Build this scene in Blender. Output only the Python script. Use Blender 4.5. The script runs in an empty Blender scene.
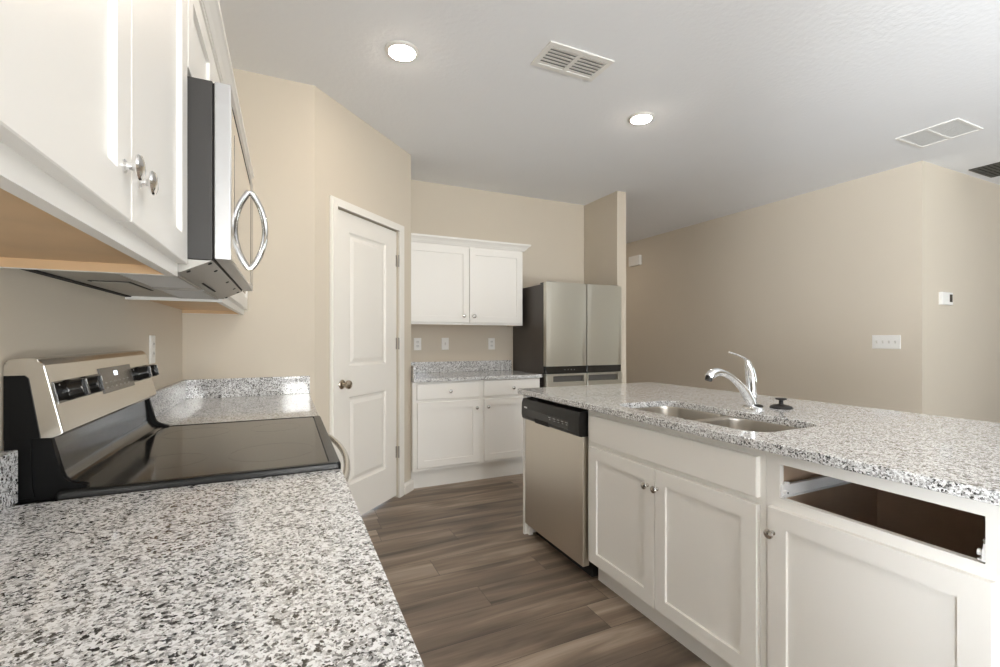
import bpy, bmesh, math, random
from mathutils import Vector

random.seed(7)
SC = bpy.context.scene
COL = SC.collection
PI = math.pi

# ------------------------------------------------------------------ camera
CAMX, CAMH, YAW, FPX, HORIZ = 0.5039, 1.2295, 0.4353, 458.69, 339.32
cam = bpy.data.cameras.new('camera')
cam_o = bpy.data.objects.new('camera', cam)
COL.objects.link(cam_o)
cam_o.location = (CAMX, 0, CAMH)
cam_o.rotation_euler = (PI / 2, 0, -YAW)
cam.sensor_width = 36
cam.sensor_fit = 'HORIZONTAL'
cam.lens = FPX / 1000 * 36
cam.shift_y = (HORIZ - 333.5) / 1000
cam.clip_start = 0.01
SC.camera = cam_o

# ------------------------------------------------------------------ world, daylight, exposure
w = bpy.data.worlds.new('world')
SC.world = w
w.use_nodes = True
w.node_tree.nodes['Background'].inputs[0].default_value = (0.75, 0.87, 1.0, 1)
w.node_tree.nodes['Background'].inputs[1].default_value = 1.2
SC.view_settings.view_transform = 'Standard'
SC.view_settings.look = 'None'
SC.view_settings.gamma = 1
SC.view_settings.use_curve_mapping = False
SC.view_settings.exposure = 1.13
SC.cycles.diffuse_bounces = 8
SC.cycles.max_bounces = 14
SC.cycles.sample_clamp_indirect = 6


def area(name, loc, rot, sx, sy, power, color):
    l = bpy.data.lights.new(name, 'AREA')
    l.shape = 'RECTANGLE'
    l.size, l.size_y = sx, sy
    l.energy, l.color = power, color
    o = bpy.data.objects.new(name, l)
    COL.objects.link(o)
    o.location, o.rotation_euler = loc, rot
    return o


# daylight arriving through the glazed openings behind the camera and in the living room; left-side pair is added fill
area('daylight_sliding_door', (2.75, -3.62, 1.1), (PI / 2, 0, 0), 2.4, 2.0, 10, (0.95, 0.98, 1.0))
area('daylight_dining_window', (0.9, -3.62, 1.5), (PI / 2, 0, 0), 0.9, 1.3, 33, (1.0, 0.98, 0.93))
area('daylight_living_window', (8.62, -0.6, 1.45), (PI / 2, 0, PI / 2), 2.2, 1.5, 5, (0.96, 1.0, 0.80))
area('added_left_window_fill', (-0.12, -1.35, 1.35), (PI / 2, 0, -PI / 2), 1.8, 1.7, 9, (0.84, 0.93, 1.0))  # added fill from the left for the island fronts and hall wall
area('added_side_yard_fill', (-1.5, -1.35, 0.35), (math.radians(125), 0, -PI / 2), 3.4, 1.6, 620, (0.92, 0.96, 1.0))  # unseen lamp added to brighten the near ceiling and island
# unseen lamps aimed up from the patio and from the living-room yard
area('added_patio_fill', (2.75, -4.5, 0.05), (math.radians(140), 0, 0), 3.0, 1.6, 176, (0.985, 0.985, 0.955))  # added to lift the ceiling brightness
area('yard_bounce', (9.4, -0.6, 0.15), (math.radians(135), 0, PI / 2), 2.6, 1.6, 16, (0.95, 1.0, 0.80))

# ------------------------------------------------------------------ materials
MATS = {}


def new_mat(name):
    m = bpy.data.materials.new(name)
    m.use_nodes = True
    nt = m.node_tree
    return m, nt, nt.nodes['Principled BSDF']


def simple(name, col, rough=0.5, metal=0.0, spec=0.5, bump=0.0, bscale=200.0, var=0.0, vscale=3.0, coat=0.0):
    m, nt, b = new_mat(name)
    N, Lk = nt.nodes, nt.links
    b.inputs['Base Color'].default_value = (*col, 1)
    b.inputs['Roughness'].default_value = rough
    b.inputs['Metallic'].default_value = metal
    b.inputs['Specular IOR Level'].default_value = spec
    b.inputs['Coat Weight'].default_value = coat
    tc = N.new('ShaderNodeTexCoord')
    n = N.new('ShaderNodeTexNoise')
    Lk.new(tc.outputs['Object'], n.inputs['Vector'])
    n.inputs['Scale'].default_value = vscale
    mx = N.new('ShaderNodeMix')
    mx.data_type = 'RGBA'
    Lk.new(n.outputs['Fac'], mx.inputs[0])
    v = var if var else 0.015
    mx.inputs[6].default_value = (*[c * (1 - v) for c in col], 1)
    mx.inputs[7].default_value = (*[min(1, c * (1 + v)) for c in col], 1)
    Lk.new(mx.outputs[2], b.inputs['Base Color'])
    if bump:
        n2 = N.new('ShaderNodeTexNoise')
        Lk.new(tc.outputs['Object'], n2.inputs['Vector'])
        n2.inputs['Scale'].default_value = bscale
        n2.inputs['Detail'].default_value = 4
        bp = N.new('ShaderNodeBump')
        bp.inputs['Strength'].default_value = bump
        bp.inputs['Distance'].default_value = 0.004
        Lk.new(n2.outputs['Fac'], bp.inputs['Height'])
        Lk.new(bp.outputs['Normal'], b.inputs['Normal'])
    MATS[name] = m
    return m


def granite():
    m, nt, b = new_mat('granite')
    N, Lk = nt.nodes, nt.links
    tc = N.new('ShaderNodeTexCoord')
    dn = N.new('ShaderNodeTexNoise')
    dn.inputs['Scale'].default_value = 240
    dn.inputs['Detail'].default_value = 2
    Lk.new(tc.outputs['Object'], dn.inputs['Vector'])
    sub = N.new('ShaderNodeVectorMath')
    sub.operation = 'MULTIPLY_ADD'
    Lk.new(dn.outputs['Color'], sub.inputs[0])
    sub.inputs[1].default_value = (0.009, 0.009, 0.009)
    Lk.new(tc.outputs['Object'], sub.inputs[2])

    def vor(scale):
        v = N.new('ShaderNodeTexVoronoi')
        v.inputs['Scale'].default_value = scale
        Lk.new(sub.outputs[0], v.inputs['Vector'])
        s = N.new('ShaderNodeSeparateColor')
        Lk.new(v.outputs['Color'], s.inputs[0])
        return s
    v1 = vor(235)
    v2 = vor(360)
    cl = N.new('ShaderNodeTexNoise')
    cl.inputs['Scale'].default_value = 32
    cl.inputs['Detail'].default_value = 2
    Lk.new(tc.outputs['Object'], cl.inputs['Vector'])
    ma = N.new('ShaderNodeMath')
    ma.operation = 'MULTIPLY_ADD'
    Lk.new(cl.outputs['Fac'], ma.inputs[0])
    ma.inputs[1].default_value = 0.52
    Lk.new(v1.outputs[0], ma.inputs[2])
    r = N.new('ShaderNodeValToRGB')
    r.color_ramp.interpolation = 'CONSTANT'
    e = r.color_ramp.elements
    e[0].position, e[0].color = 0.0, (0.83, 0.84, 0.85, 1)
    e[1].position, e[1].color = 0.69 / 1.7, (0.60, 0.605, 0.61, 1)
    for p, c in ((0.93 / 1.7, (0.38, 0.38, 0.38, 1)), (1.10 / 1.7, (0.17, 0.17, 0.17, 1)), (1.17 / 1.7, (0.035, 0.035, 0.035, 1))):
        x = e.new(p)
        x.color = c
    dv = N.new('ShaderNodeMath')
    dv.operation = 'DIVIDE'
    Lk.new(ma.outputs[0], dv.inputs[0])
    dv.inputs[1].default_value = 1.7
    Lk.new(dv.outputs[0], r.inputs[0])
    r2 = N.new('ShaderNodeValToRGB')
    r2.color_ramp.interpolation = 'CONSTANT'
    e = r2.color_ramp.elements
    e[0].position, e[0].color = 0.0, (1, 1, 1, 1)
    e[1].position, e[1].color = 0.80, (0.72, 0.70, 0.68, 1)
    x = e.new(0.93)
    x.color = (0.25, 0.24, 0.23, 1)
    Lk.new(v2.outputs[1], r2.inputs[0])
    mx = N.new('ShaderNodeMix')
    mx.data_type = 'RGBA'
    mx.blend_type = 'MULTIPLY'
    mx.inputs[0].default_value = 1
    Lk.new(r.outputs[0], mx.inputs[6])
    Lk.new(r2.outputs[0], mx.inputs[7])
    Lk.new(mx.outputs[2], b.inputs['Base Color'])
    b.inputs['Roughness'].default_value = 0.07
    b.inputs['Specular IOR Level'].default_value = 0.85
    MATS['granite'] = m
    return m


def planks():
    m, nt, b = new_mat('vinyl_planks')
    N, Lk = nt.nodes, nt.links

    def math_(op, a, bb=None, c=None):
        n = N.new('ShaderNodeMath')
        n.operation = op
        for i, v in enumerate((a, bb, c)):
            if v is None:
                continue
            if isinstance(v, (int, float)):
                n.inputs[i].default_value = v
            else:
                Lk.new(v, n.inputs[i])
        return n.outputs[0]
    tc = N.new('ShaderNodeTexCoord')
    sp = N.new('ShaderNodeSeparateXYZ')
    Lk.new(tc.outputs['Object'], sp.inputs[0])
    X, Y = sp.outputs[0], sp.outputs[1]
    ry = math_('DIVIDE', math_('ADD', Y, 0.055), 0.181)
    row = math_('FLOOR', ry)
    fy = math_('FRACT', ry)
    wn = N.new('ShaderNodeTexWhiteNoise')
    wn.noise_dimensions = '1D'
    Lk.new(row, wn.inputs['W'])
    rx = math_('ADD', math_('DIVIDE', X, 1.22), math_('MULTIPLY', wn.outputs['Value'], 5.0))
    ix = math_('FLOOR', rx)
    fx = math_('FRACT', rx)
    cb = N.new('ShaderNodeCombineXYZ')
    Lk.new(ix, cb.inputs[0])
    Lk.new(row, cb.inputs[1])
    w2 = N.new('ShaderNodeTexWhiteNoise')
    w2.noise_dimensions = '2D'
    Lk.new(cb.outputs[0], w2.inputs['Vector'])
    # grain stretched along the plank
    gv = N.new('ShaderNodeCombineXYZ')
    Lk.new(math_('ADD', math_('MULTIPLY', X, 0.9), math_('MULTIPLY', w2.outputs['Value'], 37.0)), gv.inputs[0])
    Lk.new(math_('MULTIPLY', Y, 8.5), gv.inputs[1])
    g1 = N.new('ShaderNodeTexNoise')
    g1.inputs['Scale'].default_value = 1.3
    g1.inputs['Detail'].default_value = 5
    g1.inputs['Distortion'].default_value = 0.7
    Lk.new(gv.outputs[0], g1.inputs['Vector'])
    gv2 = N.new('ShaderNodeCombineXYZ')
    Lk.new(math_('ADD', math_('MULTIPLY', X, 2.5), math_('MULTIPLY', w2.outputs['Value'], 19.0)), gv2.inputs[0])
    Lk.new(math_('MULTIPLY', Y, 110.0), gv2.inputs[1])
    g2 = N.new('ShaderNodeTexNoise')
    g2.inputs['Scale'].default_value = 1.0
    g2.inputs['Detail'].default_value = 3
    Lk.new(gv2.outputs[0], g2.inputs['Vector'])
    t = math_('ADD', math_('MULTIPLY', g1.outputs['Fac'], 1.5), math_('MULTIPLY', w2.outputs['Value'], 0.34))
    t = math_('ADD', t, math_('MULTIPLY', g2.outputs['Fac'], 0.22))
    t = math_('SUBTRACT', t, 0.54)
    r = N.new('ShaderNodeValToRGB')
    e = r.color_ramp.elements
    e[0].position, e[0].color = 0.10, (0.075, 0.056, 0.043, 1)
    e[1].position, e[1].color = 0.95, (0.46, 0.375, 0.295, 1)
    x = e.new(0.5)
    x.color = (0.215, 0.162, 0.120, 1)
    Lk.new(t, r.inputs[0])
    # joints
    dy = math_('MINIMUM', fy, math_('SUBTRACT', 1.0, fy))
    dx = math_('MINIMUM', fx, math_('SUBTRACT', 1.0, fx))
    jy = math_('GREATER_THAN', math_('MULTIPLY', dy, 0.181), 0.0011)
    jx = math_('GREATER_THAN', math_('MULTIPLY', dx, 1.22), 0.0011)
    j = math_('MULTIPLY', jy, jx)
    mx = N.new('ShaderNodeMix')
    mx.data_type = 'RGBA'
    Lk.new(j, mx.inputs[0])
    mx.inputs[6].default_value = (0.05, 0.04, 0.033, 1)
    Lk.new(r.outputs[0], mx.inputs[7])
    Lk.new(mx.outputs[2], b.inputs['Base Color'])
    b.inputs['Roughness'].default_value = 0.42
    bp = N.new('ShaderNodeBump')
    bp.inputs['Strength'].default_value = 0.25
    bp.inputs['Distance'].default_value = 0.002
    Lk.new(j, bp.inputs['Height'])
    Lk.new(bp.outputs['Normal'], b.inputs['Normal'])
    MATS['planks'] = m
    return m


def brushed(name, col, rough, axis=2, strength=0.03):
    m, nt, b = new_mat(name)
    N, Lk = nt.nodes, nt.links
    tc = N.new('ShaderNodeTexCoord')
    mp = N.new('ShaderNodeMapping')
    s = [900, 900, 900]
    s[axis] = 4
    mp.inputs['Scale'].default_value = s
    Lk.new(tc.outputs['Object'], mp.inputs['Vector'])
    n = N.new('ShaderNodeTexNoise')
    n.inputs['Scale'].default_value = 1
    n.inputs['Detail'].default_value = 2
    Lk.new(mp.outputs[0], n.inputs['Vector'])
    mr = N.new('ShaderNodeMapRange')
    mr.inputs['To Min'].default_value = rough * 0.85
    mr.inputs['To Max'].default_value = rough * 1.15
    Lk.new(n.outputs['Fac'], mr.inputs['Value'])
    Lk.new(mr.outputs[0], b.inputs['Roughness'])
    bp = N.new('ShaderNodeBump')
    bp.inputs['Strength'].default_value = strength
    bp.inputs['Distance'].default_value = 0.0005
    Lk.new(n.outputs['Fac'], bp.inputs['Height'])
    Lk.new(bp.outputs['Normal'], b.inputs['Normal'])
    b.inputs['Base Color'].default_value = (*col, 1)
    b.inputs['Metallic'].default_value = 1
    MATS[name] = m
    return m


def emit(name, col, s):
    m, nt, b = new_mat(name)
    b.inputs['Base Color'].default_value = (0.9, 0.9, 0.9, 1)
    b.inputs['Emission Color'].default_value = (*col, 1)
    b.inputs['Emission Strength'].default_value = s
    return m


def glass_mat():
    m, nt, b = new_mat('window_glass')
    N, Lk = nt.nodes, nt.links
    tr = N.new('ShaderNodeBsdfTransparent')
    gl = N.new('ShaderNodeBsdfGlossy')
    gl.inputs['Roughness'].default_value = 0.0
    fz = N.new('ShaderNodeFresnel')
    fz.inputs['IOR'].default_value = 1.45
    mx = N.new('ShaderNodeMixShader')
    Lk.new(fz.outputs[0], mx.inputs[0])
    Lk.new(tr.outputs[0], mx.inputs[1])
    Lk.new(gl.outputs[0], mx.inputs[2])
    Lk.new(mx.outputs[0], N['Material Output'].inputs['Surface'])
    return m


M_WALL = simple('wall_paint', (0.61, 0.55, 0.458), 0.75, bump=0.12, bscale=260, spec=0.3)
M_CEIL = simple('ceiling_paint', (0.81, 0.825, 0.845), 0.9, bump=0.5, bscale=38, spec=0.2)
M_WHITE = simple('cabinet_paint', (0.80, 0.785, 0.75), 0.38, spec=0.4)
M_TRIM = simple('trim_paint', (0.79, 0.765, 0.715), 0.4, spec=0.4)
M_PLAST = simple('white_plastic', (0.80, 0.79, 0.76), 0.35)
M_WOOD = simple('maple_veneer', (0.62, 0.43, 0.25), 0.5, var=0.14, vscale=9)
M_BROWN = simple('brown_interior', (0.60, 0.45, 0.33), 0.6, var=0.12, vscale=14)
M_BLACK = simple('black_enamel', (0.014, 0.013, 0.012), 0.14, spec=0.6)
M_GLASSB = simple('black_ceramic_glass', (0.012, 0.011, 0.010), 0.09, spec=0.8, coat=0.0)
M_PLASTB = simple('black_plastic', (0.016, 0.015, 0.014), 0.36, spec=0.35)
M_SATIN = simple('satin_black', (0.007, 0.007, 0.007), 0.45, spec=0.1)
M_RIM = simple('rim_enamel', (0.008, 0.008, 0.008), 0.25, spec=0.22)
M_RUBBER = simple('black_rubber', (0.016, 0.015, 0.015), 0.55)
M_DARK = simple('dark_void', (0.012, 0.011, 0.010), 0.8)
M_CASE = simple('charcoal_case', (0.036, 0.034, 0.032), 0.45, bump=0.08, bscale=500)
M_FRSIDE = simple('dark_fridge_side', (0.062, 0.052, 0.045), 0.42, bump=0.06, bscale=600)
M_DISP = simple('display_glass', (0.10, 0.088, 0.075), 0.22, spec=0.5)
M_GREY = simple('grey_metal', (0.36, 0.34, 0.31), 0.42, metal=0.55)
M_POCK = simple('pocket_grey', (0.11, 0.105, 0.095), 0.4, metal=0.4)
M_SLIDE = simple('white_metal', (0.78, 0.78, 0.78), 0.3)
M_CHROME = simple('chrome', (0.86, 0.86, 0.86), 0.05, metal=1)
M_NICKEL = simple('brushed_nickel', (0.58, 0.56, 0.53), 0.2, metal=1)
M_BRONZE = simple('antique_nickel', (0.50, 0.43, 0.35), 0.25, metal=1)
M_MARK = simple('printed_marks', (0.42, 0.41, 0.40), 0.4)
M_VENTD = simple('dark_vent_metal', (0.045, 0.048, 0.042), 0.5)
M_STEEL = brushed('brushed_steel', (0.60, 0.57, 0.52), 0.24, axis=1)
M_STEELV = brushed('brushed_steel_upright', (0.68, 0.63, 0.555), 0.33, axis=2, strength=0.008)
M_STEELF = brushed('fridge_steel', (0.56, 0.535, 0.465), 0.34, axis=0)
M_MIRROR = brushed('polished_steel', (0.74, 0.72, 0.69), 0.06, axis=1, strength=0.01)
M_STEELM = brushed('bright_steel', (0.54, 0.54, 0.545), 0.36, axis=1)
M_SINK = brushed('sink_steel', (0.76, 0.72, 0.66), 0.30, axis=1)
M_GRAN = granite()
M_FLOOR = planks()
M_LENS = emit('lamp_lens', (1.0, 0.85, 0.69), 54)
M_LED = emit('clock_digits', (0.75, 0.85, 1.0), 1.2)
M_PANE = glass_mat()


# ------------------------------------------------------------------ mesh helpers
def box(bm, x0, x1, y0, y1, z0, z1, bev=0.0, seg=2):
    vs = [bm.verts.new((x, y, z)) for x in (x0, x1) for y in (y0, y1) for z in (z0, z1)]
    q = [(0, 1, 3, 2), (4, 6, 7, 5), (0, 4, 5, 1), (2, 3, 7, 6), (0, 2, 6, 4), (1, 5, 7, 3)]
    fs = [bm.faces.new([vs[i] for i in f]) for f in q]
    if bev:
        es = list({e for f in fs for e in f.edges})
        bmesh.ops.bevel(bm, geom=es, offset=bev, segments=seg, profile=0.5, affect='EDGES')


def prism(bm, pts, fr, a0, a1, bev=0.0):
    """polygon pts (u, v) extruded from a0 to a1 along fr's third axis"""
    A = [bm.verts.new(fr(u, v, a0)) for u, v in pts]
    B = [bm.verts.new(fr(u, v, a1)) for u, v in pts]
    n = len(pts)
    f0 = bm.faces.new(A)
    f1 = bm.faces.new(B[::-1])
    for i in range(n):
        bm.faces.new((A[i], B[i], B[(i + 1) % n], A[(i + 1) % n]))
    if bev:
        bmesh.ops.bevel(bm, geom=list(set(list(f0.edges) + list(f1.edges))), offset=bev, segments=2, profile=0.5, affect='EDGES')


def ring(bm, pts):
    return [bm.verts.new(p) for p in pts]


def bridge(bm, A, B):
    n = len(A)
    for i in range(n):
        bm.faces.new((A[i], A[(i + 1) % n], B[(i + 1) % n], B[i]))


def lathe(bm, prof, fr, u, v, n=24, cap=True, su=1.0, sv=1.0):
    """profile (radius, height) turned about the third axis of fr at (u, v)"""
    prev = None
    for k, (r, h) in enumerate(prof):
        cur = ring(bm, [fr(u + su * r * math.cos(2 * PI * i / n), v + sv * r * math.sin(2 * PI * i / n), h) for i in range(n)])
        if prev:
            bridge(bm, prev, cur)
        elif cap:
            bm.faces.new(cur)
        prev = cur
    if cap:
        bm.faces.new(prev)


def tube(bm, pts, rad, n=14, flat=1.0, up=None):
    """tube along pts; flat squeezes it across 'up'"""
    P = [Vector(p) for p in pts]
    prev = None
    ref = Vector(up) if up else Vector((0, 0, 1))
    for i, p in enumerate(P):
        d = (P[min(i + 1, len(P) - 1)] - P[max(i - 1, 0)]).normalized()
        s = d.cross(ref)
        if s.length < 1e-4:
            s = d.cross(Vector((0, 1, 0)))
        s.normalize()
        t = s.cross(d).normalized()
        r = rad[i] if isinstance(rad, (list, tuple)) else rad
        cur = ring(bm, [p + s * r * math.cos(2 * PI * k / n) + t * r * flat * math.sin(2 * PI * k / n) for k in range(n)])
        if prev:
            bridge(bm, prev, cur)
        else:
            bm.faces.new(cur)
        prev = cur
    bm.faces.new(prev)


def spline(pts, m=6):
    """Catmull-Rom through tuples of any length"""
    out = []
    n = len(pts)
    for i in range(n - 1):
        p0, p1, p2, p3 = pts[max(i - 1, 0)], pts[i], pts[i + 1], pts[min(i + 2, n - 1)]
        for k in range(m):
            t = k / m
            out.append(tuple(0.5 * (2 * b + (c - a) * t + (2 * a - 5 * b + 4 * c - d) * t * t + (3 * b - a - 3 * c + d) * t ** 3)
                             for a, b, c, d in zip(p0, p1, p2, p3)))
    out.append(tuple(pts[-1]))
    return out


def rrect(x0, x1, y0, y1, r, n=6):
    out = []
    for cx, cy, a in ((x1 - r, y1 - r, 0), (x0 + r, y1 - r, 90), (x0 + r, y0 + r, 180), (x1 - r, y0 + r, 270)):
        for k in range(n + 1):
            t = math.radians(a + 90 * k / n)
            out.append((cx + r * math.cos(t), cy + r * math.sin(t)))
    return out


def fill(bm, loops):
    es = []
    for L in loops:
        for i in range(len(L)):
            a, b = L[i], L[(i + 1) % len(L)]
            es.append(bm.edges.get((a, b)) or bm.edges.new((a, b)))
    bmesh.ops.triangle_fill(bm, use_beauty=True, use_dissolve=False, edges=es)


def wloc(o):
    v = Vector((0, 0, 0))
    while o:
        v += o.location
        o = o.parent
    return v


def obj(name, bm, mat, parent=None, base=None, smooth=True, mats=None):
    bmesh.ops.recalc_face_normals(bm, faces=bm.faces)
    me = bpy.data.meshes.new(name)
    if parent is not None:
        off = wloc(parent)
    else:
        if base is None:
            xs = [v.co for v in bm.verts]
            base = ((min(v.x for v in xs) + max(v.x for v in xs)) / 2, (min(v.y for v in xs) + max(v.y for v in xs)) / 2, min(v.z for v in xs))
        off = Vector(base)
    bmesh.ops.translate(bm, verts=bm.verts, vec=-off)
    bm.to_mesh(me)
    bm.free()
    me.materials.append(mat)
    if smooth:
        me.shade_smooth()
        me.set_sharp_from_angle(angle=math.radians(32))
    o = bpy.data.objects.new(name, me)
    COL.objects.link(o)
    if smooth:
        wn = o.modifiers.new('flat_faces', 'WEIGHTED_NORMAL')
        wn.keep_sharp = True
        wn.weight = 80
    if parent is not None:
        o.parent = parent
    else:
        o.location = off
    return o


def B():
    return bmesh.new()


def tag(o, label, cat, group=None):
    o['label'] = label
    o['category'] = cat
    if group:
        o['group'] = group
    return o


def thing(name, label, cat, loc, group=None):
    o = bpy.data.objects.new(name, None)
    o.empty_display_size = 0.1
    COL.objects.link(o)
    o.location = loc
    return tag(o, label, cat, group)


def struct(name, bm, mat, base=(0, 0, 0), smooth=False):
    o = obj(name, bm, mat, None, base, smooth)
    o['kind'] = 'structure'
    return o


def bx(name, parent, mat, *a, bev=0.0, **k):
    b = B()
    box(b, *a, bev=bev)
    return obj(name, b, mat, parent)


# local frames (u along the front, v up, n out of the front)
FL = lambda x: (lambda u, v, n: (x + n, u, v))          # faces +x (left run)
FI = lambda x: (lambda u, v, n: (x - n, u, v))          # faces -x (island)
FB = lambda y: (lambda u, v, n: (u, y - n, v))          # faces -y (back wall)
FUP = lambda z: (lambda u, v, n: (u, v, z + n))         # faces up
FDN = lambda z: (lambda u, v, n: (u, v, z - n))         # faces down


def panel_front(bm, fr, u0, u1, v0, v1, t, holes, rings, ch=0.0015):
    """slab with moulded or recessed panels; holes are rects, rings are (inset, depth)"""
    us = sorted({u0 + ch, u1 - ch} | {h[0] for h in holes} | {h[1] for h in holes})
    vs = sorted({v0 + ch, v1 - ch} | {h[2] for h in holes} | {h[3] for h in holes})
    V = {}

    def gv(u, v, n):
        k = (round(u, 5), round(v, 5), round(n, 5))
        if k not in V:
            V[k] = bm.verts.new(fr(u, v, n))
        return V[k]
    for i in range(len(us) - 1):
        for j in range(len(vs) - 1):
            cu, cv = (us[i] + us[i + 1]) / 2, (vs[j] + vs[j + 1]) / 2
            if any(h[0] < cu < h[1] and h[2] < cv < h[3] for h in holes):
                continue
            bm.faces.new([gv(us[i], vs[j], t), gv(us[i + 1], vs[j], t), gv(us[i + 1], vs[j + 1], t), gv(us[i], vs[j + 1], t)])
    for h in holes:
        prev = [gv(h[0], h[2], t), gv(h[1], h[2], t), gv(h[1], h[3], t), gv(h[0], h[3], t)]
        for ins, d in rings:
            cur = [bm.verts.new(fr(a, b, t - d)) for a, b in ((h[0] + ins, h[2] + ins), (h[1] - ins, h[2] + ins), (h[1] - ins, h[3] - ins), (h[0] + ins, h[3] - ins))]
            bridge(bm, prev, cur)
            prev = cur
        bm.faces.new(prev)
    # edge: chamfer, sides, back (separate shell, coincident border)
    def bord(ins, n):
        return [bm.verts.new(fr(a, b, n)) for a, b in ((u0 + ins, v0 + ins), (u1 - ins, v0 + ins), (u1 - ins, v1 - ins), (u0 + ins, v1 - ins))]
    A, Bq, C = bord(ch, t), bord(0, t - ch), bord(0, 0)
    bridge(bm, A, Bq)
    bridge(bm, Bq, C)
    bm.faces.new(C)
    bmesh.ops.remove_doubles(bm, verts=bm.verts, dist=1e-5)


def shaker(name, parent, fr, u0, u1, v0, v1, st=0.057, t=0.019, mat=None, rail=None):
    b = B()
    rl = rail or st
    panel_front(b, fr, u0, u1, v0, v1, t, [(u0 + st, u1 - st, v0 + rl, v1 - rl)], [(0.001, 0.0095)])
    return obj(name, b, mat or M_WHITE, parent, smooth=False)


def slab(name, parent, fr, u0, u1, v0, v1, t=0.019, mat=None):
    b = B()
    panel_front(b, fr, u0, u1, v0, v1, t, [], [], ch=0.0025)
    return obj(name, b, mat or M_WHITE, parent, smooth=False)


def cab_knob(parent, fr, u, v, n0=0.019, s=1.0, mat=None, ln=1.0):
    b = B()
    lathe(b, [(r * s, n0 + h * ln) for r, h in ((0.0085, 0), (0.0085, 0.002), (0.0055, 0.005), (0.005, 0.013), (0.0085, 0.017),
              (0.0155, 0.0195), (0.0165, 0.022), (0.015, 0.0255), (0.009, 0.0285), (0.002, 0.0295))], fr, u, v, 20)
    return obj('knob', b, mat or M_NICKEL, parent)


def ring_frame(bm, fr, u0, u1, v0, v1, members, t):
    """face frame: list of rects u0,u1,v0,v1 as boxes of thickness t"""
    for a, b_, c, d in members:
        P = [fr(a, c, 0), fr(b_, d, t)]
        lo = [min(P[0][i], P[1][i]) for i in range(3)]
        hi = [max(P[0][i], P[1][i]) for i in range(3)]
        box(bm, lo[0], hi[0], lo[1], hi[1], lo[2], hi[2])


# ------------------------------------------------------------------ room shell
CZ = 2.733
YB = 4.268          # back wall
YP = 2.93           # short wall at the end of the range counter
XC = 0.655          # where it turns into the angled pantry wall
XS = 1.424          # where the angled wall ends
YS = YP + XS - XC   # 3.70
XR = 5.35           # hall / living wall
b = B(); box(b, -0.1, 8.7, -3.7, 7.2, -0.08, 0.0)
struct('floor', b, M_FLOOR)
b = B(); box(b, -0.1, 8.7, -3.7, 7.2, CZ, CZ + 0.1)
struct('ceiling', b, M_CEIL)
b = B()
for y0, y1, z0, z1 in ((-3.6, -2.28, 0, CZ), (-2.28, -0.42, 0, 0.45), (-2.28, -0.42, 2.25, CZ), (-0.42, YP, 0, CZ)):
    box(b, -0.1, 0.0, y0, y1, z0, z1)
struct('wall_left', b, M_WALL)
b = B(); box(b, -0.1, XC, YP, YP + 0.1, 0, CZ)
struct('wall_counter_end', b, M_WALL)
# angled wall: s along it, n out of it into the room
R2 = math.sqrt(0.5)
FA = lambda s, v, n: (XC + s * R2 + n * R2, YP + s * R2 - n * R2, v)
SA = (XS - XC) / R2
D0, D1, DZ = 0.190, 0.892, 2.062      # door slab edges along s, head height
b = B()
for s0, s1, z0, z1 in ((0, D0 - 0.005, 0, CZ), (D1 + 0.005, SA, 0, CZ), (D0 - 0.005, D1 + 0.005, DZ + 0.006, CZ)):
    prism(b, [(s0, z0), (s1, z0), (s1, z1), (s0, z1)], FA, -0.10, 0.0)
struct('wall_angled', b, M_WALL)
b = B(); box(b, XS - 0.1, XS, YS, YB, 0, CZ)
struct('wall_pantry_side', b, M_WALL)
b = B(); box(b, XS - 0.1, 3.53, YB, YB + 0.1, 0, CZ)
struct('wall_back', b, M_WALL)
b = B(); box(b, 3.535, 3.650, 3.705, 7.1, 0, CZ, bev=0.004)
struct('wall_partition', b, M_WALL)
b = B(); box(b, 3.650, XR, 7.0, 7.1, 0, CZ)
struct('wall_hall_end', b, M_WALL)
b = B(); box(b, XR, XR + 0.11, 2.0, 7.1, 0, CZ)
struct('wall_right', b, M_WALL)
b = B(); box(b, XR + 0.11, 8.6, 2.0, 2.11, 0, CZ)
struct('wall_living', b, M_WALL)
# wall behind the camera with a sliding door and a window, living-room side wall with a window
b = B()
for x0, x1, z0, z1 in ((-0.1, 0.42, 0, CZ), (0.42, 1.38, 0, 0.82), (0.42, 1.38, 2.18, CZ), (1.38, 1.52, 0, CZ), (1.52, 3.98, 2.12, CZ), (3.98, 8.7, 0, CZ)):
    box(b, x0, x1, -3.6, -3.5, z0, z1)
struct('wall_behind', b, M_WALL)
b = B()
for y0, y1, z0, z1 in ((-3.6, -1.75, 0, CZ), (-1.75, 0.55, 0, 0.68), (-1.75, 0.55, 2.22, CZ), (0.55, 2.1, 0, CZ)):
    box(b, 8.5, 8.6, y0, y1, z0, z1)
struct('wall_living_right', b, M_WALL)


def window(name, plane, a0, a1, z0, z1, mull, xq=8.51):
    """plane 'y' or 'x'; frame bars and one sheet of glass"""
    b = B()
    def bar(p, q, c, d):
        if plane == 'y':
            box(b, p, q, -3.57, -3.51, c, d)
        else:
            box(b, xq, xq + 0.06, p, q, c, d)
    wd = 0.05
    bar(a0, a0 + wd, z0, z1); bar(a1 - wd, a1, z0, z1); bar(a0 + wd, a1 - wd, z1 - wd, z1); bar(a0 + wd, a1 - wd, z0, z0 + wd)
    for m in mull:
        bar(m - 0.03, m + 0.03, z0 + wd, z1 - wd)
    o = struct(name, b, M_TRIM)
    b = B()
    if plane == 'y':
        box(b, a0 + 0.03, a1 - 0.03, -3.545, -3.54, z0 + 0.03, z1 - 0.03)
    else:
        box(b, xq + 0.03, xq + 0.035, a0 + 0.03, a1 - 0.03, z0 + 0.03, z1 - 0.03)
    obj('pane', b, M_PANE, o, smooth=False)


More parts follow.
